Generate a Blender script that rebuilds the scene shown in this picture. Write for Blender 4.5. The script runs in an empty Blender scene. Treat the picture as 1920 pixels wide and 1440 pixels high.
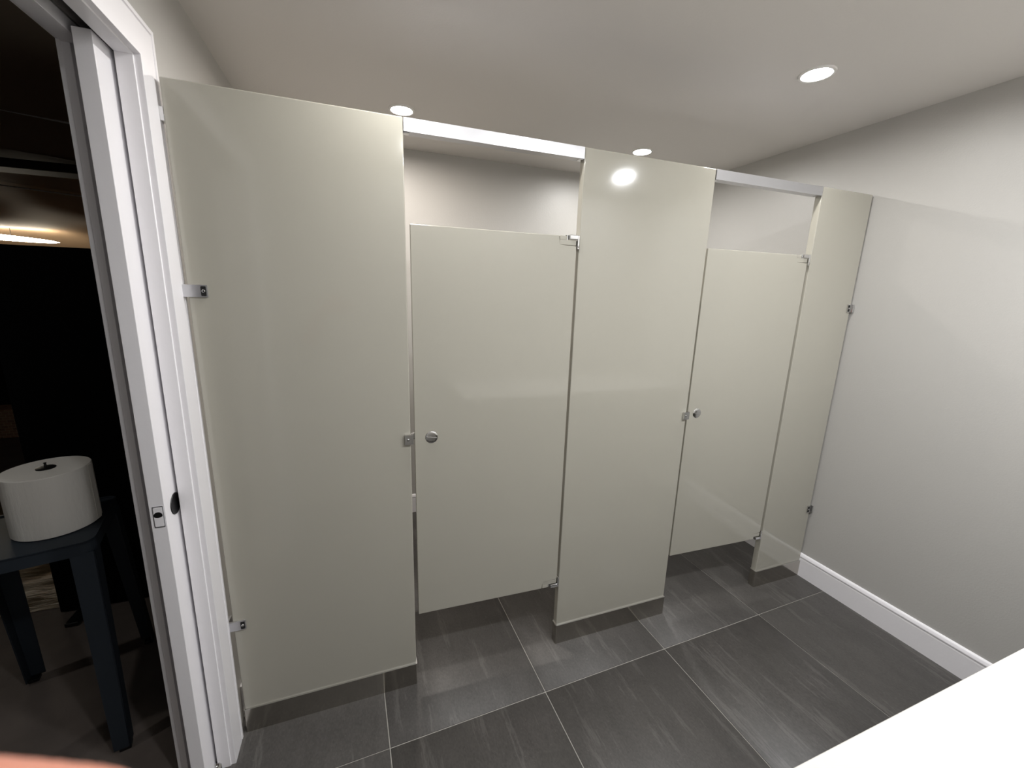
import bpy, bmesh, math, random
from mathutils import Vector, Matrix
random.seed(4)
D = bpy.data
SC = bpy.context.scene
COL = SC.collection

# ------------------------------------------------------------------ camera, world, lamps, exposure
CAM_POS = Vector((0.62202, -1.40887, 1.56121))
CAM_ROT = Matrix(((0.94174949, 0.04686758, -0.33303351),
                  (-0.33526305, 0.20909425, -0.91862848),
                  (0.0265815, 0.97677174, 0.21262738)))
cd = D.cameras.new('camera')
cam = D.objects.new('camera', cd)
COL.objects.link(cam)
cam.matrix_world = Matrix.Translation(CAM_POS) @ CAM_ROT.to_4x4()
cd.sensor_width = 36.0
cd.lens = 767.084 / 1920 * 36.0
cd.shift_x = (960 - 951.35) / 1920
cd.clip_start = 0.01
cd.clip_end = 60
cd.dof.use_dof = True
cd.dof.focus_distance = 2.2
cd.dof.aperture_fstop = 7.5
SC.camera = cam

w = D.worlds.new('world')
SC.world = w
w.use_nodes = True
w.node_tree.nodes['Background'].inputs[0].default_value = (0.01, 0.01, 0.011, 1)
w.node_tree.nodes['Background'].inputs[1].default_value = 0.3

SC.view_settings.view_transform = 'Standard'
SC.view_settings.look = 'None'
SC.view_settings.gamma = 1.0
SC.view_settings.use_curve_mapping = False
SC.view_settings.exposure = 0.92

CEIL = 2.41
WARM = (1.0, 0.91, 0.83)
NEUT = (1.0, 0.985, 0.965)
COOL = (0.955, 0.97, 1.0)
# x, y, colour, power (W), label
LAMPS = [
    (0.858, 0.825, WARM, 5.2, 'round white recessed ceiling light over the stall behind the door beside the widest panel'),
    (2.240, 0.830, NEUT, 5.2, 'round white recessed ceiling light behind the top of the middle panel'),
    (2.295, -0.135, NEUT, 2.4, 'round white recessed ceiling light in front of the partitions beside the right wall'),
    (0.870, -0.135, NEUT, 3.8, 'round white recessed ceiling light in front of the widest panel'),
    (2.448, -1.305, COOL, 9.0, 'round white recessed ceiling light above the white counter'),
    (1.660, -1.300, COOL, 6.6, 'unseen round white ceiling light added above the counter between two others'),  # out of view, added to light the near door and middle panel
    (0.975, -1.300, COOL, 3.2, 'unseen round white ceiling light added above the end of the white counter'),  # out of view too, added to even up the panel lighting
]


# ------------------------------------------------------------------ materials
def srgb(r, g, b):
    f = lambda c: (c / 255 / 12.92) if c / 255 <= 0.04045 else ((c / 255 + 0.055) / 1.055) ** 2.4
    return (f(r), f(g), f(b), 1.0)


def mat(name, col, rough=0.5, metal=0.0, spec=0.5, bump=0.0, bscale=40.0, var=0.0, vscale=6.0, stretch=(1, 1, 1), coat=0.0, coords='Object', rvar=0.0):
    m = D.materials.new(name)
    m.use_nodes = True
    nt = m.node_tree
    N, L = nt.nodes, nt.links
    b = N['Principled BSDF']
    b.inputs['Base Color'].default_value = col
    b.inputs['Roughness'].default_value = rough
    b.inputs['Metallic'].default_value = metal
    b.inputs['Specular IOR Level'].default_value = spec
    b.inputs['Coat Weight'].default_value = coat
    tc = N.new('ShaderNodeTexCoord')
    mp = N.new('ShaderNodeMapping')
    mp.inputs['Scale'].default_value = stretch
    L.new(tc.outputs[coords], mp.inputs[0])
    if var or rvar:
        n = N.new('ShaderNodeTexNoise')
        n.inputs['Scale'].default_value = vscale
        n.inputs['Detail'].default_value = 5
        L.new(mp.outputs[0], n.inputs['Vector'])
        if var:
            mx = N.new('ShaderNodeMix')
            mx.data_type = 'RGBA'
            mx.inputs[6].default_value = tuple(c * (1 - var) for c in col[:3]) + (1,)
            mx.inputs[7].default_value = tuple(min(1, c * (1 + var)) for c in col[:3]) + (1,)
            L.new(n.outputs[0], mx.inputs[0])
            L.new(mx.outputs[2], b.inputs['Base Color'])
        if rvar:
            mr = N.new('ShaderNodeMapRange')
            mr.inputs[3].default_value = rough - rvar
            mr.inputs[4].default_value = rough + rvar
            L.new(n.outputs[0], mr.inputs[0])
            L.new(mr.outputs[0], b.inputs['Roughness'])
    if bump:
        n2 = N.new('ShaderNodeTexNoise')
        n2.inputs['Scale'].default_value = bscale
        n2.inputs['Detail'].default_value = 3
        L.new(mp.outputs[0], n2.inputs['Vector'])
        bp = N.new('ShaderNodeBump')
        bp.inputs['Strength'].default_value = bump
        bp.inputs['Distance'].default_value = 0.01
        L.new(n2.outputs[0], bp.inputs['Height'])
        L.new(bp.outputs[0], b.inputs['Normal'])
    return m


def emis(name, col, s):
    m = D.materials.new(name)
    m.use_nodes = True
    nt = m.node_tree
    b = nt.nodes['Principled BSDF']
    b.inputs['Base Color'].default_value = (0.8, 0.8, 0.8, 1)
    b.inputs['Emission Color'].default_value = tuple(col[:3]) + (1,)
    b.inputs['Emission Strength'].default_value = s
    return m


M = {}
M['wall'] = mat('greige_wall_paint', srgb(183, 181, 177), 0.42, bump=0.06, bscale=160, var=0.02, vscale=2)
M['wall_l'] = M['wall']
M['ceil'] = mat('ceiling_paint', srgb(222, 218, 214), 0.6, bump=0.04, bscale=120, var=0.015, vscale=1.5)
M['white'] = mat('white_trim_paint', srgb(242, 240, 243), 0.33, bump=0.03, bscale=60, var=0.01)
M['panel'] = mat('grey_powder_coated_steel', srgb(171, 168, 157), 0.085, spec=0.6, bump=0.045, bscale=1.7, var=0.012, vscale=3)
M['chrome'] = mat('chrome', srgb(215, 215, 215), 0.08, 1.0, var=0.03, vscale=30)
M['alu'] = mat('anodised_aluminium', srgb(205, 205, 208), 0.32, 0.9, var=0.03, vscale=8, stretch=(0.2, 6, 6))
M['steel'] = mat('polished_stainless', srgb(190, 186, 178), 0.14, 1.0, rvar=0.05, vscale=8)
M['black'] = mat('black_recess', srgb(12, 12, 12), 0.5, var=0.1)
M['grout'] = mat('light_grout', srgb(160, 157, 150), 0.8, var=0.15, vscale=30)
M['quartz'] = mat('white_quartz', srgb(200, 197, 192), 0.25, var=0.012, vscale=5)
M['cab'] = mat('white_laminate', srgb(215, 212, 206), 0.4, var=0.02)
M['lens'] = emis('lamp_lens', (1, 0.97, 0.92), 40.0)
M['lampwhite'] = mat('lamp_trim_white', srgb(235, 233, 230), 0.5, var=0.01)
M['screen'] = mat('black_felt', srgb(6, 6, 7), 0.95, spec=0.1, bump=0.2, bscale=90, var=0.2)
M['stool'] = mat('dark_navy_metal', srgb(44, 51, 59), 0.6, 0.0, spec=0.3, bump=0.03, bscale=30, var=0.1)
M['stool_under'] = M['stool']
M['paper'] = mat('white_paper', srgb(240, 237, 230), 0.9, spec=0.1, bump=0.15, bscale=90, var=0.02, stretch=(1, 1, 0.2))
M['blackplastic'] = mat('black_plastic', srgb(16, 16, 17), 0.4, var=0.1)
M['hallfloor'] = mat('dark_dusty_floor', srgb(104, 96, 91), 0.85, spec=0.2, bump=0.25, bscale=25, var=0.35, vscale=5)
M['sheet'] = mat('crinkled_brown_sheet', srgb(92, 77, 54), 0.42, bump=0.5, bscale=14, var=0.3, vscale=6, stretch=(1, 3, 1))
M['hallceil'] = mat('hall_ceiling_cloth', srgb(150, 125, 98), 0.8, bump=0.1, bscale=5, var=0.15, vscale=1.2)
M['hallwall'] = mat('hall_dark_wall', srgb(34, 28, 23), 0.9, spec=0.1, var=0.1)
M['hallbeam'] = mat('hall_dark_beam', srgb(62, 52, 42), 0.7, var=0.1)
M['halllamp'] = emis('hall_lamp', (1.0, 0.90, 0.72), 42.0)
M['skin'] = mat('skin', srgb(188, 128, 108), 0.5, spec=0.4, bump=0.05, bscale=120, var=0.06, vscale=30)
M['skin'].node_tree.nodes['Principled BSDF'].inputs['Subsurface Weight'].default_value = 0.15
M['skin'].node_tree.nodes['Principled BSDF'].inputs['Subsurface Radius'].default_value = (0.01, 0.004, 0.002)
M['nail'] = mat('fingernail', srgb(236, 178, 164), 0.25, var=0.03)


def tile_material():
    m = D.materials.new('charcoal_stone_tile')
    m.use_nodes = True
    nt = m.node_tree
    N, L = nt.nodes, nt.links
    b = N['Principled BSDF']
    tc = N.new('ShaderNodeTexCoord')
    oi = N.new('ShaderNodeObjectInfo')
    add = N.new('ShaderNodeVectorMath')
    add.operation = 'MULTIPLY_ADD'
    cb = N.new('ShaderNodeCombineXYZ')
    for i in range(3):
        L.new(oi.outputs['Random'], cb.inputs[i])
    add.inputs[1].default_value = (17, 23, 5)
    L.new(cb.outputs[0], add.inputs[0])
    L.new(tc.outputs['Object'], add.inputs[2])

    def noise(sc, stretch, det=6, rough=0.55, rotz=0.0):
        mp = N.new('ShaderNodeMapping')
        mp.inputs['Scale'].default_value = stretch
        mp.inputs['Rotation'].default_value = (0, 0, rotz)
        L.new(add.outputs[0], mp.inputs[0])
        n = N.new('ShaderNodeTexNoise')
        n.inputs['Scale'].default_value = sc
        n.inputs['Detail'].default_value = det
        n.inputs['Roughness'].default_value = rough
        L.new(mp.outputs[0], n.inputs['Vector'])
        return n.outputs[0]

    def ramp(src, stops):
        r = N.new('ShaderNodeValToRGB')
        e = r.color_ramp.elements
        while len(e) < len(stops):
            e.new(0.5)
        for k, (p, c) in enumerate(stops):
            e[k].position = p
            e[k].color = c
        L.new(src, r.inputs[0])
        return r.outputs[0]

    def mix(kind, fac, a, c):
        x = N.new('ShaderNodeMix')
        x.data_type = 'RGBA'
        x.blend_type = kind
        if isinstance(fac, float):
            x.inputs[0].default_value = fac
        else:
            L.new(fac, x.inputs[0])
        for s, i in ((a, 6), (c, 7)):
            if isinstance(s, tuple):
                x.inputs[i].default_value = s
            else:
                L.new(s, x.inputs[i])
        return x.outputs[2]
    b0 = ramp(noise(7, (1.8, 0.7, 1), 8, 0.65, 0.25), [(0.3, srgb(60, 58, 56)), (0.72, srgb(82, 79, 77))])
    grain = ramp(noise(110, (1.5, 0.8, 1), 4, 0.7, 0.25), [(0.3, srgb(52, 50, 48)), (0.7, srgb(90, 87, 84))])
    base = mix('MIX', 0.42, b0, grain)
    vein = ramp(noise(4.5, (4.2, 0.45, 1), 7, 0.68, 0.22), [(0.0, (0, 0, 0, 1)), (0.56, (0, 0, 0, 1)), (0.61, (0.36, 0.36, 0.36, 1)), (0.66, (0, 0, 0, 1))])
    c1 = mix('MIX', vein, base, srgb(112, 109, 106))
    fleck = ramp(noise(160, (1, 1, 1), 2), [(0.0, (0, 0, 0, 1)), (0.68, (0, 0, 0, 1)), (0.76, (0.5, 0.5, 0.5, 1))])
    c2 = mix('MIX', fleck, c1, srgb(112, 109, 105))
    L.new(c2, b.inputs['Base Color'])
    mr = N.new('ShaderNodeMapRange')
    mr.inputs[3].default_value = 0.38
    mr.inputs[4].default_value = 0.58
    L.new(noise(7, (2, 0.7, 1)), mr.inputs[0])
    L.new(mr.outputs[0], b.inputs['Roughness'])
    bp = N.new('ShaderNodeBump')
    bp.inputs['Strength'].default_value = 0.08
    bp.inputs['Distance'].default_value = 0.004
    L.new(noise(60, (1.6, 0.7, 1)), bp.inputs['Height'])
    L.new(bp.outputs[0], b.inputs['Normal'])
    return m


M['tile'] = tile_material()


def brick_material():
    m = D.materials.new('far_brown_brick')
    m.use_nodes = True
    nt = m.node_tree
    b = nt.nodes['Principled BSDF']
    tc = nt.nodes.new('ShaderNodeTexCoord')
    mp = nt.nodes.new('ShaderNodeMapping')
    mp.inputs['Rotation'].default_value = (math.pi / 2, 0, 0)
    br = nt.nodes.new('ShaderNodeTexBrick')
    br.inputs['Scale'].default_value = 9
    br.inputs['Color1'].default_value = srgb(190, 148, 116)
    br.inputs['Color2'].default_value = srgb(165, 126, 98)
    br.inputs['Mortar'].default_value = srgb(205, 180, 150)
    nt.links.new(tc.outputs['Object'], mp.inputs[0])
    nt.links.new(mp.outputs[0], br.inputs['Vector'])
    nt.links.new(br.outputs[0], b.inputs['Base Color'])
    b.inputs['Roughness'].default_value = 0.8
    return m


M['brick'] = brick_material()


# ------------------------------------------------------------------ helpers
def box(bm, x0, x1, y0, y1, z0, z1, bev=0.0, seg=2):
    r = bmesh.ops.create_cube(bm, size=1.0)
    vs = r['verts']
    bmesh.ops.scale(bm, vec=(x1 - x0, y1 - y0, z1 - z0), verts=vs)
    bmesh.ops.translate(bm, vec=((x0 + x1) / 2, (y0 + y1) / 2, (z0 + z1) / 2), verts=vs)
    if bev:
        es = list({e for v in vs for e in v.link_edges})
        bmesh.ops.bevel(bm, geom=es, offset=bev, segments=seg, profile=0.5, affect='EDGES')
    return vs


def prism(bm, pts, lo, hi, axis='y'):
    """extrude a closed outline along an axis; pts are the two other coordinates in xyz order"""
    def P(a, b, c):
        return {'x': (c, a, b), 'y': (a, c, b), 'z': (a, b, c)}[axis]
    A = [bm.verts.new(P(a, b, lo)) for a, b in pts]
    B = [bm.verts.new(P(a, b, hi)) for a, b in pts]
    n = len(pts)
    bm.faces.new(A)
    bm.faces.new(B[::-1])
    for i in range(n):
        bm.faces.new((A[i], B[i], B[(i + 1) % n], A[(i + 1) % n]))


def lathe(bm, prof, n=32, mtx=Matrix()):
    """prof: list of (radius, height) about local z"""
    rings = []
    for r, h in prof:
        if r < 1e-6:
            rings.append([bm.verts.new(mtx @ Vector((0, 0, h)))])
        else:
            rings.append([bm.verts.new(mtx @ Vector((r * math.cos(2 * math.pi * k / n), r * math.sin(2 * math.pi * k / n), h))) for k in range(n)])
    for a, b in zip(rings, rings[1:]):
        for k in range(n):
            k2 = (k + 1) % n
            if len(a) == 1 and len(b) == 1:
                continue
            if len(a) == 1:
                bm.faces.new((a[0], b[k2], b[k]))
            elif len(b) == 1:
                bm.faces.new((a[k], a[k2], b[0]))
            else:
                bm.faces.new((a[k], a[k2], b[k2], b[k]))


def bar(bm, p0, p1, r0, r1=None, n=12):
    p0, p1 = Vector(p0), Vector(p1)
    r1 = r0 if r1 is None else r1
    d = p1 - p0
    q = d.to_track_quat('Z', 'Y').to_matrix().to_4x4()
    lathe(bm, [(0, 0), (r0, 0), (r1, d.length), (0, d.length)], n, Matrix.Translation(p0) @ q)


def rrect(x0, x1, y0, y1, r, n=6):
    out = []
    for cx, cy, a in ((x1 - r, y1 - r, 0), (x0 + r, y1 - r, 90), (x0 + r, y0 + r, 180), (x1 - r, y0 + r, 270)):
        for k in range(n + 1):
            t = math.radians(a + 90 * k / n)
            out.append((cx + r * math.cos(t), cy + r * math.sin(t)))
    return out


def obj(name, bm, material, parent=None, smooth=True, fix=None):
    if fix:
        for v in bm.verts:
            v.co = Vector(fix(v.co))
    bmesh.ops.recalc_face_normals(bm, faces=bm.faces)
    me = D.meshes.new(name)
    bm.to_mesh(me)
    bm.free()
    if smooth:
        for p in me.polygons:
            p.use_smooth = True
        me.set_sharp_from_angle(angle=math.radians(50))
    me.materials.append(M[material] if isinstance(material, str) else material)
    o = D.objects.new(name, me)
    COL.objects.link(o)
    if smooth:
        wn = o.modifiers.new('weighted_normals', 'WEIGHTED_NORMAL')
        wn.keep_sharp = True
        wn.weight = 100
    if parent:
        o.parent = parent
    return o


def thing(name, label, cat, loc=(0, 0, 0), rotz=0.0, group=None, kind=None):
    o = D.objects.new(name, None)
    o.empty_display_size = 0.05
    COL.objects.link(o)
    o.location = loc
    o.rotation_euler = (0, 0, rotz)
    return tag(o, label, cat, group, kind)


def tag(o, label=None, cat=None, group=None, kind=None):
    if label:
        o['label'] = label
    if cat:
        o['category'] = cat
    if group:
        o['group'] = group
    if kind:
        o['kind'] = kind
    return o


def B():
    return bmesh.new()


# ------------------------------------------------------------------ room shell
WL = 0.148           # face of the left wall (bathroom side)
WLF = 0.018          # its face on the dark room's side
WR0, WSL = 2.9895, 0.013   # right wall, a little out of square
YB = 1.372           # rear wall of the stalls
YF = -1.70           # wall behind the counter
HEAD = 2.092         # underside of the door head
OP0, OP1 = -0.087, -0.965  # jamb faces of the doorway
FAR = 0.8


def lean(c):
    return (c[0], c[1] + 0.022 * (c[2] - 1.1), c[2])


def wr(c):
    return (c[0] - WSL * c[1], c[1], c[2])


# floor: grout bed with loose tiles set into it
bm = B()
box(bm, WL - 0.04, 3.03, YF - 0.02, YB + 0.02, -0.05, -0.0022)
floor = tag(obj('floor', bm, 'grout'), 'charcoal stone tile floor with thin light grout lines', kind='structure')
TA, TS, TG = 0.0313, 0.6065, 0.0036
ORG = Vector((1.2590, -0.2026, 0))
tmesh = None
for i in range(-3, 4):
    for j in range(-4, 4):
        cx, cy = (i + 0.5) * TS, (j + 0.5) * TS
        p = ORG + Matrix.Rotation(TA, 3, 'Z') @ Vector((cx, cy, 0))
        if not (WL - 0.25 < p.x < 3.2 and YF - 0.25 < p.y < YB + 0.25):
            continue
        # trim tiles at the walls
        if p.x - TS / 2 > WL and p.x + TS / 2 < 2.93 and p.y + TS / 2 < YB - 0.03 and p.y - TS / 2 > YF + 0.03:
            if tmesh is None:
                bm = B()
                h = TS / 2 - TG / 2
                box(bm, -h, h, -h, h, -0.008, 0, 0.0008, 1)
                o = obj('tile', bm, 'tile', floor)
                tmesh = o.data
            else:
                o = D.objects.new('tile', tmesh)
                COL.objects.link(o)
                o.parent = floor
            o.location = p
            o.rotation_euler = (0, 0, TA)
        else:
            bm = B()
            h = TS / 2 - TG / 2
            box(bm, -h, h, -h, h, -0.008, 0)
            bmesh.ops.transform(bm, matrix=Matrix.Rotation(TA, 4, 'Z'), verts=bm.verts)
            for co, no in (((WL - 0.03 - p.x, 0, 0), (-1, 0, 0)), ((3.0 - p.x, 0, 0), (1, 0, 0)),
                           ((0, YB - p.y, 0), (0, 1, 0)), ((0, YF - p.y, 0), (0, -1, 0))):
                g = bm.verts[:] + bm.edges[:] + bm.faces[:]
                r = bmesh.ops.bisect_plane(bm, geom=g, plane_co=co, plane_no=no, clear_outer=True)
                ed = [e for e in r['geom_cut'] if isinstance(e, bmesh.types.BMEdge)]
                if ed:
                    bmesh.ops.edgeloop_fill(bm, edges=ed)
            if not bm.faces:
                bm.free()
                continue
            o = obj('tile', bm, 'tile', floor)
            o.location = p

bm = B()
box(bm, WLF, 3.1, YF - 0.1, YB + 0.1, CEIL, CEIL + 0.1)
tag(obj('ceiling', bm, 'ceil'), 'flat pale painted ceiling with recessed lights', kind='structure')
bm = B()
box(bm, WR0, WR0 + 0.1, YF - 0.1, YB + 0.1, -0.05, CEIL)
tag(obj('wall_right', bm, 'wall', fix=wr), 'smooth light grey painted wall beside the narrow panel', kind='structure')
bm = B()
box(bm, WLF, 3.1, YB, YB + 0.1, -0.05, CEIL)
tag(obj('wall_back', bm, 'wall'), 'light grey painted wall behind the stalls', kind='structure')
bm = B()
box(bm, WLF, 3.12, YF - 0.1, YF, -0.05, CEIL)
tag(obj('wall_front', bm, 'wall'), 'light grey painted wall behind the counter', kind='structure')
# left wall: two skins around the sliding door's pocket, solid elsewhere
bm = B()
box(bm, 0.113, WL, -0.05, 0.86, -0.05, CEIL)
box(bm, WLF, 0.060, -0.05, 0.86, -0.05, CEIL)
box(bm, WLF, WL, 0.86, YB, -0.05, CEIL)
box(bm, WLF, WL, YF, OP1 - 0.03, -0.05, CEIL)
box(bm, 0.113, WL, OP1 - 0.03, -0.05, HEAD + 0.035, CEIL)
box(bm, WLF, 0.060, OP1 - 0.03, -0.05, HEAD + 0.035, CEIL)
tag(obj('wall_left', bm, 'wall_l'), 'light grey painted wall around the sliding door opening', kind='structure')


def baseboard(name, run, label, fix=None, mtx=None):
    """run: outline is (depth from wall, height); lies along local y from run[0] to run[1], wall at x=0, room at -x"""
    bm = B()
    pts = [(0, 0), (-0.0135, 0), (-0.0135, 0.104), (-0.0115, 0.108), (-0.0115, 0.114), (-0.0135, 0.117),
           (-0.0135, 0.122), (-0.0105, 0.131), (-0.006, 0.1365), (0, 0.1375)]
    prism(bm, pts, run[0], run[1], 'y')
    if mtx:
        bmesh.ops.transform(bm, matrix=mtx, verts=bm.verts)
    tag(obj(name, bm, 'white', fix=fix), label, kind='structure')


baseboard('baseboard_right', (YF, YB), 'white moulded baseboard along the right wall', fix=lambda c: wr((c[0] + WR0, c[1], c[2])))
baseboard('baseboard_back', (WL, 2.95), 'white moulded baseboard behind the stalls',
          mtx=Matrix.Translation((0, YB, 0)) @ Matrix.Rotation(math.pi / 2, 4, 'Z') @ Matrix.Scale(-1, 4, (0, 1, 0)))
baseboard('baseboard_left', (0.06, YB - 0.014), 'white moulded baseboard along the left wall',
          mtx=Matrix.Translation((WL, 0, 0)) @ Matrix.Scale(-1, 4, (1, 0, 0)))

# door surround: casing, split jambs, head with track slot
trim = thing('trim_1', 'white door casing and split jamb around the sliding door opening', None, kind='structure')
CW = 0.0905
CX = 0.162


def casing_leg(bm, ya, yb, z0, z1, outer):
    """flat casing with a raised back band on its outer edge"""
    box(bm, WL, CX, min(ya, yb), max(ya, yb), z0, z1, 0.0015, 1)


bm = B()
yi, yo = OP0 + 0.005, OP0 + 0.005 + CW
pts = [(WL, yi), (CX - 0.001, yi), (CX, yi + 0.001), (CX, yo - 0.016), (CX - 0.003, yo - 0.0145), (CX - 0.003, yo - 0.0125),
       (CX + 0.001, yo - 0.011), (CX + 0.001, yo - 0.001), (CX, yo), (WL, yo)]
prism(bm, pts, 0.0, HEAD + CW + 0.005, 'z')
bmesh.ops.bisect_plane(bm, geom=bm.verts[:] + bm.edges[:] + bm.faces[:], plane_co=(0, yi, HEAD + 0.005), plane_no=(0, -1, 1), clear_outer=True)
obj('side_casing', bm, 'white', trim, fix=lean)
bm = B()
zi, zo = HEAD + 0.005, HEAD + 0.005 + CW
pts = [(WL, zi), (CX - 0.001, zi), (CX, zi + 0.001), (CX, zo - 0.016), (CX - 0.003, zo - 0.0145), (CX - 0.003, zo - 0.0125),
       (CX + 0.001, zo - 0.011), (CX + 0.001, zo - 0.001), (CX, zo), (WL, zo)]
prism(bm, pts, OP1 - 0.005 - CW, yo, 'y')
bmesh.ops.bisect_plane(bm, geom=bm.verts[:] + bm.edges[:] + bm.faces[:], plane_co=(0, yi, zi), plane_no=(0, 1, -1), clear_outer=True)
obj('head_casing', bm, 'white', trim, fix=lean)
bm = B()
box(bm, WL, CX, OP1 - 0.005 - CW, OP1 - 0.005, 0, HEAD + 0.004, 0.0015, 1)
obj('side_casing', bm, 'white', trim, fix=lean)
for x0, x1, nm, dy in ((0.112, WL, 'split_jamb', 0), (WLF, 0.034, 'split_jamb', 0), (0.0345, 0.0605, 'pocket_stop', 0.045)):
    bm = B()
    box(bm, x0, x1, OP0 + dy, OP0 + 0.06, 0, HEAD + 0.03, 0.0012, 1)
    obj(nm, bm, 'white', trim, fix=lean)
bm = B()
box(bm, WLF, WL, OP1 - 0.03, OP1, 0, HEAD + 0.03, 0.0012, 1)
obj('strike_jamb', bm, 'white', trim, fix=lean)
for x0, x1 in ((0.112, WL), (WLF, 0.0605)):
    bm = B()
    box(bm, x0, x1, OP1, OP0, HEAD, HEAD + 0.03, 0.0012, 1)
    obj('head_jamb', bm, 'white', trim, fix=lean)
bm = B()
box(bm, 0.0615, 0.111, OP1, 0.85, HEAD + 0.055, HEAD + 0.075)
obj('door_track', bm, 'black', trim, fix=lean)
# casing on the dark side
bm = B()
box(bm, 0.006, WLF, OP0 + 0.005, OP0 + 0.07, 0, HEAD + 0.07, 0.0015, 1)
obj('far_casing', bm, 'white', trim, fix=lean)
bm = B()
box(bm, 0.006, WLF, OP1 - 0.07, OP0 + 0.004, HEAD + 0.006, HEAD + 0.07, 0.0015, 1)
obj('far_head_casing', bm, 'white', trim, fix=lean)
# small steel floor guide on the jamb foot
bm = B()
prism(bm, [(0.096, 0.0), (0.124, 0.0), (0.124, 0.018), (0.117, 0.026), (0.103, 0.026), (0.096, 0.018)], OP0 - 0.0035, OP0 - 0.0005, 'y')
g = obj('floor_guide', bm, 'chrome', trim, fix=lambda c: lean((c[0], c[1], c[2] + 0.004)))
bm = B()
lathe(bm, [(0, 0.0032), (0.003, 0.0022), (0.0042, 0)], 16, Matrix.Translation(lean((0.110, OP0 - 0.0036, 0.018))) @ Matrix.Rotation(math.pi / 2, 4, 'X'))
obj('screw', bm, 'chrome', g)

# sliding door, almost wholly inside its pocket
door = thing('door_1', 'white sliding door pushed back into its wall pocket', None, kind='structure')
LX0, LX1, LY = 0.069, 0.104, -0.154
bm = B()
box(bm, LX0, LX1, LY, 0.74, 0.012, 2.100, 0.0015, 2)
leaf = obj('door_leaf', bm, 'white', door, fix=lean)
bm = B()
pz0, pz1 = 0.922, 0.983
px0, px1 = 0.0765, 0.1005
pts_o = rrect(px0, px1, pz0, pz1, 0.002, 3)
prism(bm, pts_o, LY - 0.0012, LY + 0.004, 'y')
ep = obj('edge_pull', bm, 'alu', leaf, fix=lean)
ep['label'] = 'small square metal edge pull with a dark finger slot'
bm = B()
prism(bm, rrect(px0 + 0.002, px1 - 0.002, pz0 + 0.003, pz1 - 0.003, 0.002, 3), LY - 0.0018, LY, 'y')
obj('pull_plate', bm, 'white', leaf, fix=lean)
bm = B()
arc = [(0.088 + 0.010 * math.cos(math.radians(a)), 0.957 + 0.010 * math.sin(math.radians(a))) for a in range(0, 181, 15)]
arc += [(0.088 + 0.010 * math.cos(math.radians(a)), 0.957 + 0.006 * math.sin(math.radians(a))) for a in range(195, 360, 15)]
prism(bm, arc, LY - 0.0024, LY - 0.001, 'y')
obj('finger_slot', bm, 'black', leaf, fix=lean)
bm = B()
lathe(bm, [(0, 0.0006), (0.026, 0.0006), (0.0275, 0.0022), (0.030, 0.0022), (0.031, 0)], 40,
      Matrix.Translation(lean((LX1, -0.092, 0.958))) @ Matrix.Rotation(math.pi / 2, 4, 'Y'))
fp = obj('flush_pull', bm, 'blackplastic', leaf)
fp['label'] = 'round dark flush pull half hidden by the jamb'


# ------------------------------------------------------------------ ceiling lights
for i, (x, y, c, wt, lab) in enumerate(LAMPS):
    r = thing('downlight', lab, 'ceiling light', (x, y, CEIL), group='recessed ceiling lights')
    bm = B()
    lathe(bm, [(0.049, -0.001), (0.050, -0.005), (0.054, -0.0065), (0.060, -0.005), (0.0615, -0.0005), (0.0615, 0.0)], 48)
    obj('trim_ring', bm, 'lampwhite', r)
    bm = B()
    lathe(bm, [(0, -0.0018), (0.0495, -0.0018)], 48)
    obj('lens', bm, 'lens', r)
    ld = D.lights.new('downlight_light', 'AREA')
    ld.shape = 'DISK'
    ld.size = 0.095
    ld.energy = wt
    ld.color = c
    ld.spread = math.radians(174)
    lo = D.objects.new('downlight_light', ld)
    COL.objects.link(lo)
    lo.parent = r
    lo.location = (0, 0, -0.004)

# ------------------------------------------------------------------ toilet partitions
TOP, SHOE, PT = 2.079, 0.097, 0.031
PIL = [
    ('widest grey steel pilaster panel beside the white door casing', 0.172, 0.7735),
    ('middle grey steel pilaster panel between the two stall doors', 1.4005, 2.0025),
    ('narrowest grey steel pilaster panel against the right wall', 2.6290, 2.9785),
]


def screw(parent, loc, rot, r=0.0045):
    bm = B()
    lathe(bm, [(0, 0.0022), (r * 0.35, 0.0022), (r * 0.45, 0.0008), (r * 0.55, 0.0024), (r * 0.85, 0.0016), (r, 0)], 20, Matrix.Translation(loc) @ rot)
    return obj('screw', bm, 'chrome', parent)


FRONT = Matrix.Rotation(math.pi / 2, 4, 'X')     # local z -> -y, towards the room
PO = []
for lab, x0, x1 in PIL:
    cx = (x0 + x1) / 2
    r = thing('partition_pilaster', lab, 'partition panel', (cx, 0, 0), group='grey partition pilasters')
    PO.append(r)
    bm = B()
    box(bm, x0 - cx, x1 - cx, 0, PT, 0.012, TOP, 0.0035, 3)
    obj('panel', bm, 'panel', r)
    # stainless wrap-round shoe, open U in plan with rounded corners
    bm = B()
    t = 0.0018
    prism(bm, rrect(x0 - cx - t - 0.001, x1 - cx + t + 0.001, -t - 0.0035, PT + t + 0.001, 0.005, 4), 0.0, SHOE - 0.0012, 'z')
    sh = obj('shoe', bm, 'steel', r)
    sh['label'] = 'polished stainless steel floor shoe'
    bm = B()
    prism(bm, rrect(x0 - cx - t - 0.0016, x1 - cx + t + 0.0016, -t - 0.0041, PT + t + 0.0016, 0.0055, 4), SHOE - 0.0012, SHOE, 'z')
    obj('shoe_lip', bm, 'chrome', sh)


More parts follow.
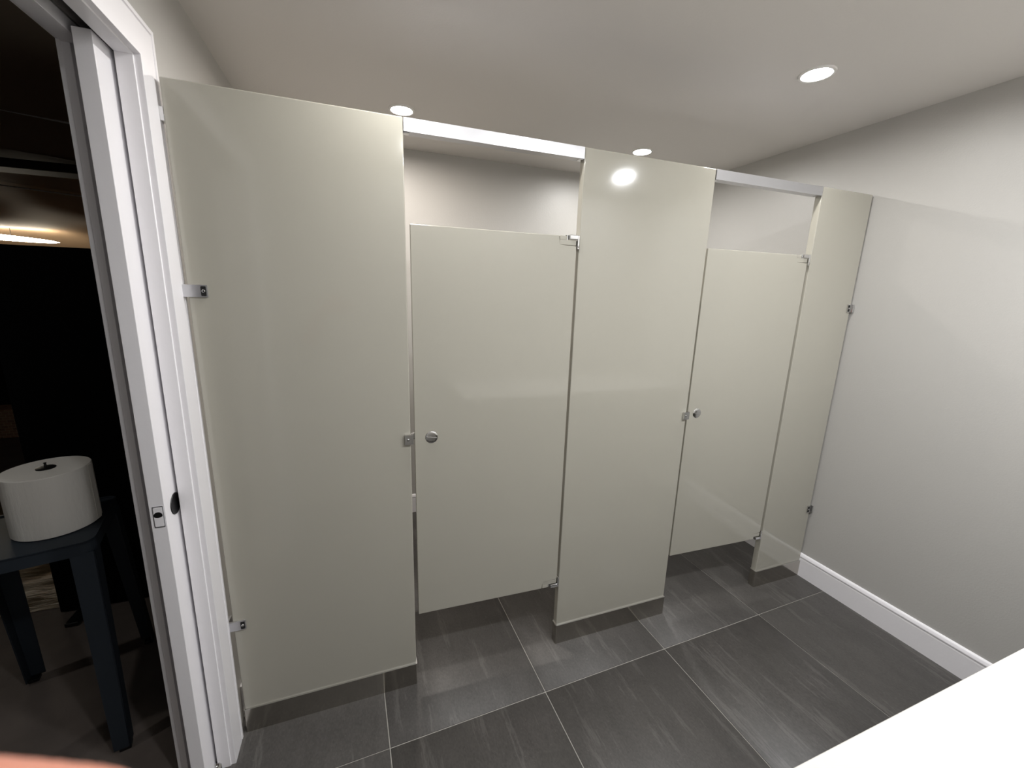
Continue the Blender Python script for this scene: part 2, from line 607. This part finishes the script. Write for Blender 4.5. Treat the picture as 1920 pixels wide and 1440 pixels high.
def wall_bracket(parent, xw, xp, zc, h, side):
    """chrome angle bracket: leg on the wall at xw, tongue lapping the panel face up to xp (world x); side +1 = wall on the left"""
    px = parent.location.x
    bm = B()
    hh = h / 2
    y0 = -0.0125
    # tongue over the panel face
    a, b = sorted((xw, xp))
    prism(bm, rrect(a - px, b - px, zc - hh, zc + hh, 0.003, 3), -0.0058, -0.0006, 'y')
    # standing body at the wall
    wa, wb = sorted((xw, xw + side * 0.008))
    box(bm, wa - px, wb - px, y0, 0.034, zc - hh, zc + hh, 0.001, 1)
    br = obj('wall_bracket', bm, 'alu' if side > 0 else 'chrome', parent)
    s0 = xp - side * 0.0155
    bm = B()
    a, b = sorted((s0, xp - side * 0.003))
    prism(bm, rrect(a - px, b - px, zc - hh + 0.0035, zc + hh - 0.0035, 0.002, 3), -0.0068, -0.0055, 'y')
    obj('screw_recess', bm, 'black', br)
    screw(br, ((a + b) / 2 - px, -0.0068, zc), FRONT, 0.0048)


wall_bracket(PO[0], 0.1525, 0.2205, 1.549, 0.034, 1)
wall_bracket(PO[0], 0.1525, 0.2105, 0.444, 0.034, 1)
bm = B()
box(bm, 0.1525 - PO[0].location.x, 0.1715 - PO[0].location.x, 0.004, 0.028, 1.978, 2.012, 0.001, 1)
obj('wall_bracket', bm, 'chrome', PO[0])
for z in (1.540, 0.424):
    wall_bracket(PO[2], 2.9865, 2.949, z, 0.040, -1)


def keeper(parent, xe, zc):
    """chrome door stop folded round the panel edge at xe"""
    px = parent.location.x
    bm = B()
    prism(bm, rrect(xe - 0.0215 - px, xe + 0.0085 - px, zc - 0.0175, zc + 0.0175, 0.003, 3), -0.011, -0.0006, 'y')
    box(bm, xe + 0.0012 - px, xe + 0.0085 - px, -0.0106, 0.012, zc - 0.0175, zc + 0.0175, 0.001, 1)
    k = obj('door_stop', bm, 'chrome', parent)
    screw(k, (xe - 0.0105 - px, -0.011, zc), FRONT, 0.0052)


keeper(PO[0], 0.7735, 1.053)
keeper(PO[1], 2.0025, 1.048)

# head rails between the pilasters
for x0, x1, lab in ((0.775, 1.3995, 'bright aluminium head rail over the door beside the widest panel'),
                    (2.004, 2.628, 'bright aluminium head rail over the door beside the narrowest panel')):
    bm = B()
    pts = [(-0.002, 2.0395), (0.0335, 2.0395), (0.0335, TOP + 0.003), (0.028, TOP + 0.003), (0.012, TOP + 0.0015), (-0.002, TOP - 0.001)]
    prism(bm, pts, x0 - (x0 + x1) / 2, x1 - (x0 + x1) / 2, 'x')
    r = thing('head_rail', lab, 'head rail', ((x0 + x1) / 2, 0, 0), group='head rails over the stall doors')
    obj('channel', bm, 'alu', r)
    for s in (-1, 1):
        bm = B()
        e = s * (x1 - x0) / 2
        box(bm, min(e, e - s * 0.018), max(e, e - s * 0.018), 0.006, 0.026, 2.0375, 2.0395, 0.0005, 1)
        obj('end_clip', bm, 'chrome', r)

# stall doors
DZ0, DZ1, DT = 0.305, 1.778, 0.0255
for x0, x1, yl, lab in ((0.7895, 1.3905, 0.018, 'grey steel stall door beside the widest panel, slightly ajar inward'),
                        (2.0300, 2.6130, 0.020, 'grey steel stall door beside the narrowest panel, slightly ajar inward')):
    W = x1 - x0
    ang = -math.atan2(yl, W)
    r = thing('stall_door', lab, 'stall door', (x1, 0.001, 0), ang, group='grey stall doors')
    bm = B()
    nx, nz = 0.070, 0.034      # hinge notches at the corners
    pts = [(-W, DZ0), (-nx, DZ0), (-nx, DZ0 + nz), (0, DZ0 + nz), (0, DZ1 - nz), (-nx, DZ1 - nz), (-nx, DZ1), (-W, DZ1)]
    prism(bm, pts, 0, DT, 'y')
    es = [e for e in bm.edges]
    bmesh.ops.bevel(bm, geom=es, offset=0.0025, segments=2, profile=0.5, affect='EDGES')
    obj('panel', bm, 'panel', r)
    for z, s in ((DZ1, 1), (DZ0, -1)):
        # insert plate filling the notch, hinge arm, pin and pilaster bracket
        bm = B()
        a, b = sorted((z - s * (nz - 0.0022), z - s * 0.014))
        box(bm, -nx + 0.0018, -0.001, 0.0012, DT - 0.001, a, b, 0.0012, 2)
        a, b = sorted((z - s * 0.0145, z))
        box(bm, -nx + 0.0018, -0.040, 0.0012, DT - 0.001, a, b, 0.0015, 2)
        h = obj('hinge', bm, 'panel', r)
        bm = B()
        a, b = sorted((z - s * 0.0115, z + s * 0.004))
        box(bm, -0.030, 0.0065, -0.004, 0.022, a, b, 0.002, 2)
        a, b = sorted((z - s * 0.045, z + s * 0.004))
        box(bm, 0.0015, 0.0085, -0.005, 0.024, a, b, 0.0015, 2)
        obj('hinge_arm', bm, 'chrome', h)
        bm = B()
        bar(bm, (-0.0345, 0.0125, z - s * 0.016), (-0.0345, 0.0125, z + s * 0.003), 0.0065)
        obj('hinge_pin', bm, 'chrome', h)
        screw(h, (0.005, -0.005, z - s * 0.036), FRONT, 0.0035)
    # latch turn
    lx = -W + 0.0605 if x0 < 1 else -W + 0.053
    bm = B()
    lathe(bm, [(0, 0.0028), (0.012, 0.0030), (0.018, 0.0026), (0.0205, 0.0018), (0.0225, 0.0008), (0.0228, 0)], 48, Matrix.Translation((lx, 0, 1.046)) @ FRONT)
    k = obj('latch_rose', bm, 'chrome', r)
    bm = B()
    box(bm, -0.0195, 0.0195, -0.0056, -0.0024, -0.0016, 0.0016, 0.0008, 2)
    bmesh.ops.transform(bm, matrix=Matrix.Translation((lx, 0, 1.046)) @ Matrix.Rotation(math.radians(9), 4, 'Y'), verts=bm.verts)
    obj('turn_bar', bm, 'chrome', k)
    bm = B()
    box(bm, -W - 0.007, -W + 0.05, DT, DT + 0.012, 1.034, 1.058, 0.002, 2)
    obj('slide_bolt', bm, 'chrome', r)

# divider between the stalls
r = thing('stall_divider', 'grey steel divider panel between the two stalls, behind the middle panel', 'partition panel', (1.72, 0, 0))
bm = B()
box(bm, -0.0125, 0.0125, PT + 0.012, YB - 0.012, 0.305, 1.778, 0.003, 2)
obj('panel', bm, 'panel', r)
for z in (0.55, 1.55):
    for y0, y1 in ((PT + 0.0005, PT + 0.04), (YB - 0.04, YB - 0.0005)):
        for xa, xb in ((-0.016, -0.0127), (0.0127, 0.016)):
            bm = B()
            box(bm, xa, xb, y0, y1, z - 0.018, z + 0.018, 0.0008, 1)
            obj('bracket', bm, 'chrome', r)

# ------------------------------------------------------------------ white counter
r = thing('vanity_counter', 'long white stone counter along the wall facing the stalls', 'counter', (2.08, -1.4, 0))
bm = B()
CT = 0.89
vs = [(-0.91, 0.2865), (0.918, 0.2985), (0.918, -0.297), (-0.91, -0.297)]
prism(bm, vs, CT - 0.03, CT, 'z')
bmesh.ops.bevel(bm, geom=bm.edges[:], offset=0.002, segments=2, profile=0.5, affect='EDGES')
obj('countertop', bm, 'quartz', r)
bm = B()
box(bm, -0.88, 0.915, 0.20, 0.22, CT - 0.13, CT - 0.0305, 0.001, 1)
obj('apron', bm, 'cab', r)
for x in (-0.88, 0.0, 0.89):
    bm = B()
    box(bm, x, x + 0.02, -0.297, 0.199, 0.0005, CT - 0.0305, 0.001, 1)
    obj('support_panel', bm, 'cab', r)

# ------------------------------------------------------------------ the dark room beyond the doorway
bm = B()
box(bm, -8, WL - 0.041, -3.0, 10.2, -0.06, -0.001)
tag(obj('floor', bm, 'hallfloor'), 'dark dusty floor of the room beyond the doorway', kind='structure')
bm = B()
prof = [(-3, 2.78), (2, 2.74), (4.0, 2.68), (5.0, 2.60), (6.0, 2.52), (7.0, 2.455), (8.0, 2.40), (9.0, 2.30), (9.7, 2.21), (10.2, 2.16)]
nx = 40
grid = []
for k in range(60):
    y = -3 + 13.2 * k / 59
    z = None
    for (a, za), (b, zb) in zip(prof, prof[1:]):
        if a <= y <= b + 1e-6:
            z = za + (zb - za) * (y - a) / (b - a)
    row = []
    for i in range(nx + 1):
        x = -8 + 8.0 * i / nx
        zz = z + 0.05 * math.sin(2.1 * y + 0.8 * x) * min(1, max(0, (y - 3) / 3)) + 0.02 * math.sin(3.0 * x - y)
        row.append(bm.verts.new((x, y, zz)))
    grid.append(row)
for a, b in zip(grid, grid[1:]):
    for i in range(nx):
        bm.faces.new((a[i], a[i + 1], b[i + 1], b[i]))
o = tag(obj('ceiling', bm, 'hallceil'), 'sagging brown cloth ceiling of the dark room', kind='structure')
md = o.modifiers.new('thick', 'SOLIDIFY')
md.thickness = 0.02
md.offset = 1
bm = B()
box(bm, -8.0, 0.0, 3.95, 4.25, 2.58, 2.66, 0.02, 2)
tag(obj('ceiling_beam', bm, 'hallbeam'), 'dark beam crossing the brown cloth ceiling', 'beam')
for a, b, w_ in (((-5.5, 1.2, 2.72), (-0.3, 3.2, 2.70), 'nearer the doorway than the dark beam'), ((-6.5, 3.6, 2.655), (-0.6, 5.9, 2.53), 'running beyond the dark beam')):
    bm = B()
    bar(bm, a, b, 0.008, n=8)
    tag(obj('cord', bm, 'lampwhite'), 'thin pale cord under the brown cloth ceiling ' + w_, 'cord', 'cords under the cloth ceiling')
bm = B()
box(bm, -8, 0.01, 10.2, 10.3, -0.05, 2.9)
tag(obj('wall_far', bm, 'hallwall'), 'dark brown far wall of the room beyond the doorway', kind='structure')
bm = B()
box(bm, -8, -1.2, 5.0, 5.12, -0.0, 1.3)  # dark wall added to block the lamplit floor behind it
tag(obj('added_low_wall', bm, 'hallwall'), 'added dark low wall hiding the lit floor far beyond the doorway', kind='structure')
# low brick ledge far off
bm = B()
box(bm, -3.6, -2.2, 4.0, 4.25, 0.0, 0.30, 0.01, 1)
tag(obj('brick_ledge', bm, 'brick'), 'low brown brick ledge far beyond the doorway', 'ledge')
# long bright lamp under the cloth
bm = B()
n = 24
rings = []
for k in range(n + 1):
    s = k / n
    x = -6.0 + 1.9 * s
    zc = 2.325 - 0.101 * s
    hh = 0.055 * math.sqrt(max(0.0, 1 - s ** 2.2)) + 0.0006
    rings.append([bm.verts.new((x, 8.0 + 0.05 * math.cos(t) * (hh / 0.055), zc + hh * math.sin(t))) for t in (math.pi * 2 * q / 12 for q in range(12))])
for a, b in zip(rings, rings[1:]):
    for q in range(12):
        bm.faces.new((a[q], a[(q + 1) % 12], b[(q + 1) % 12], b[q]))
bm.faces.new(rings[0])
bm.faces.new(rings[-1])
r = thing('long_lamp', 'long glowing white lamp hung under the brown cloth ceiling', 'lamp', (0, 0, 0))
obj('glowing_tube', bm, 'halllamp', r)
for x in (-5.6, -4.7):
    bm = B()
    bar(bm, (x, 8.0, 2.30), (x, 8.0, 2.42), 0.004, n=8)
    obj('hanger', bm, 'blackplastic', r)

# unseen fill lamp, added to brighten the paper roll and dark room
r = thing('hall_fill', 'dim round fill lamp added out of view in the dark room', 'ceiling light', (-1.45, -0.18, 2.72))
bm = B()
lathe(bm, [(0.040, -0.001), (0.042, -0.02), (0.050, -0.021), (0.052, 0.0), (0.052, 0.06), (0, 0.06)], 32)
obj('housing', bm, 'blackplastic', r)
bm = B()
lathe(bm, [(0, -0.004), (0.0405, -0.004)], 32)
obj('lens', bm, 'lens', r)
ld = D.lights.new('hall_fill_light', 'AREA')
ld.shape = 'DISK'
ld.size = 0.075
ld.energy = 1.6
ld.color = (1.0, 0.96, 0.9)
lo = D.objects.new('hall_fill_light', ld)
COL.objects.link(lo)
lo.parent = r
lo.location = (0, 0, -0.023)

# black screen
r = thing('room_divider', 'tall plain black fabric screen standing behind the stool', 'screen', (-0.40, 0.9, 0))
bm = B()
box(bm, -0.405, 0.395, 0, 0.035, 0.004, 1.707, 0.004, 2)
obj('screen_panel', bm, 'screen', r)
for x in (-0.33, 0.32):
    bm = B()
    box(bm, x, x + 0.05, -0.12, 0.16, 0.0, 0.02, 0.004, 2)
    obj('foot', bm, 'blackplastic', r)

# crinkled floor sheet
bm = B()
n = 60
g = []
for j in range(n + 1):
    row = []
    for i in range(n + 1):
        x = -2.6 + 2.0 * i / n
        y = 0.95 + 1.7 * j / n
        e = min(i, j, n - i, n - j) / n
        h = 0.010 + 0.009 * math.sin(26 * y + 5 * math.sin(3 * x)) * math.sin(7 * x + 9 * y) + 0.006 * random.random()
        row.append(bm.verts.new((x, y, 0.001 + max(0, h) * min(1, e * 12))))
    g.append(row)
for a, b in zip(g, g[1:]):
    for i in range(n):
        bm.faces.new((a[i], a[i + 1], b[i + 1], b[i]))
tag(obj('floor_sheet', bm, 'sheet'), 'crinkled shiny brown sheet spread on the dark floor behind the stool', 'floor sheet')

# bar stool
SROT = math.radians(14)
r = thing('bar_stool', 'dark navy metal stool with a square seat under the paper roll', 'stool', (-0.440, 0.281, 0), SROT)
SH, S = 0.752, 0.180
bm = B()
prism(bm, rrect(-S, S, -S, S, 0.035, 6), SH - 0.008, SH - 0.003, 'z')
obj('seat', bm, 'stool', r)
bm = B()
ro, ri = rrect(-S, S, -S, S, 0.035, 6), rrect(-S + 0.009, S - 0.009, -S + 0.009, S - 0.009, 0.028, 6)
n = len(ro)
L0 = [[bm.verts.new((a, b, z)) for a, b in pp] for pp, z in ((ro, SH - 0.045), (ro, SH - 0.003), (ro, SH), (ri, SH), (ri, SH - 0.045))]
for a, b in zip(L0, L0[1:] + L0[:1]):
    for q in range(n):
        bm.faces.new((a[q], a[(q + 1) % n], b[(q + 1) % n], b[q]))
obj('seat_rim', bm, 'stool', r)
for sx in (-1, 1):
    for sy in (-1, 1):
        bm = B()
        # folded sheet leg: two tapering plates meeting at the corner
        ct, cb = (sx * (S - 0.002), sy * (S - 0.002)), (sx * (S + 0.012), sy * (S + 0.095))
        wt, wb, t = 0.060, 0.044, 0.004
        for ax in (0, 1):
            v = []
            for (c, wd, z) in ((ct, wt, SH - 0.04), (cb, wb, 0.012)):
                for q in (0, 1):
                    for th in (0, 1):
                        if ax == 0:
                            v.append(bm.verts.new((c[0] - sx * wd * q, c[1] - sy * t * th, z)))
                        else:
                            v.append(bm.verts.new((c[0] - sx * t * th, c[1] - sy * wd * q, z)))
            for f in ((0, 1, 3, 2), (4, 6, 7, 5), (0, 4, 5, 1), (2, 3, 7, 6), (0, 2, 6, 4), (1, 5, 7, 3)):
                bm.faces.new([v[k] for k in f])
        lg = obj('leg', bm, 'stool', r)
        bm = B()
        a, b = cb
        box(bm, min(a, a - sx * 0.032), max(a, a - sx * 0.032), min(b, b - sy * 0.032), max(b, b - sy * 0.032), 0.0, 0.014, 0.003, 2)
        obj('foot_cap', bm, 'blackplastic', lg)
for s in (-1, 1):
    bm = B()
    bar(bm, (-S + 0.02, -s * (S - 0.02), SH - 0.07), (S - 0.02, s * (S - 0.02), SH - 0.07), 0.006)
    obj('cross_brace', bm, 'stool', r)

# paper roll
r = thing('paper_towel_roll', 'big white paper towel roll with a black core plug on the stool', 'paper roll', (-0.385, 0.300, SH))
bm = B()
R_, H_ = 0.108, 0.205
lathe(bm, [(0.024, 0.002), (R_ - 0.002, 0.0), (R_, 0.003), (R_, H_ - 0.003), (R_ - 0.002, H_), (0.060, H_ + 0.0008), (0.024, H_)], 96)
obj('paper', bm, 'paper', r)
bm = B()
lathe(bm, [(0.0235, 0.004), (0.0235, H_), (0.0245, H_ + 0.002), (0.021, H_ + 0.004), (0.0, H_ + 0.004)], 40)
obj('core_plug', bm, 'blackplastic', r)
bm = B()
lathe(bm, [(0.004, H_ + 0.004), (0.003, H_ + 0.016), (0.0045, H_ + 0.019), (0, H_ + 0.020)], 20)
obj('plug_pin', bm, 'blackplastic', r)
bm = B()
box(bm, R_ - 0.0012, R_ + 0.0008, -0.002, 0.02, 0.002, H_ - 0.002)
obj('loose_end', bm, 'paper', r)


# ------------------------------------------------------------------ the hand of whoever holds the phone (a fingertip dips into view)
PHONE_POS = Vector((0.62202, -1.40887, 1.56121))      # where the phone is held
PHONE_ROT = Matrix(((0.94174949, 0.04686758, -0.33303351),
                    (-0.33526305, 0.20909425, -0.91862848),
                    (0.0265815, 0.97677174, 0.21262738)))


def cw(rt, up, fw):
    return PHONE_POS + PHONE_ROT @ Vector((rt, up, -fw))


hb = cw(-0.19, -0.14, 0.02)
FING = [
    [(-0.158, -0.068, 0.038), (-0.122, -0.0668, 0.060), (-0.088, -0.0662, 0.0625), (-0.0555, -0.0664, 0.0610)],
    [(-0.150, -0.088, 0.040), (-0.108, -0.090, 0.062), (-0.076, -0.096, 0.060), (-0.054, -0.102, 0.052)],
    [(-0.152, -0.106, 0.036), (-0.112, -0.112, 0.056), (-0.082, -0.120, 0.054), (-0.062, -0.126, 0.046)],
    [(-0.160, -0.122, 0.030), (-0.128, -0.132, 0.046), (-0.104, -0.140, 0.044), (-0.088, -0.145, 0.038)],
]
chains = [[((-0.285, -0.38, -0.12), 0.040), ((-0.262, -0.27, -0.090), 0.036), ((-0.232, -0.160, -0.042), 0.026), ((-0.213, -0.122, -0.012), 0.026),
           ((-0.190, -0.102, 0.012), 0.029), ((-0.168, -0.094, 0.028), 0.025)],
          [((-0.200, -0.095, -0.002), 0.017), ((-0.172, -0.068, -0.018), 0.0130), ((-0.135, -0.054, -0.029), 0.0108), ((-0.106, -0.050, -0.030), 0.0092)]]
for k, f in enumerate(FING):
    rr = (0.0105, 0.0090, 0.0083, 0.0072) if k < 3 else (0.0090, 0.0076, 0.0070, 0.006)
    chains.append([((f[0][0] - 0.028, f[0][1] - 0.002, f[0][2] - 0.018), 0.0125)] + list(zip(f, rr)))
verts, edges, rad, roots = [], [], [], []
for ch in chains:
    roots.append(len(verts))
    for k, (p, rr) in enumerate(ch):
        if k:
            edges.append((len(verts) - 1, len(verts)))
        verts.append(cw(*p) - hb)
        rad.append(rr)
me = D.meshes.new('person')
me.from_pydata([tuple(v) for v in verts], edges, [])
me.materials.append(M['skin'])
hand = D.objects.new('person', me)
COL.objects.link(hand)
hand.location = hb
tag(hand, 'fingertip of the person holding the camera, blurred at the edge', 'person')
md = hand.modifiers.new('skin', 'SKIN')
md.use_smooth_shade = True
for k, (v, rr) in enumerate(zip(me.skin_vertices[0].data, rad)):
    v.radius = (rr, rr)
    v.use_root = k in roots
md = hand.modifiers.new('sub', 'SUBSURF')
md.levels = md.render_levels = 2
md = hand.modifiers.new('join', 'REMESH')
md.mode = 'VOXEL'
md.voxel_size = 0.0022
md.use_smooth_shade = True
md = hand.modifiers.new('soften', 'SMOOTH')
md.iterations = 6
md.factor = 0.5
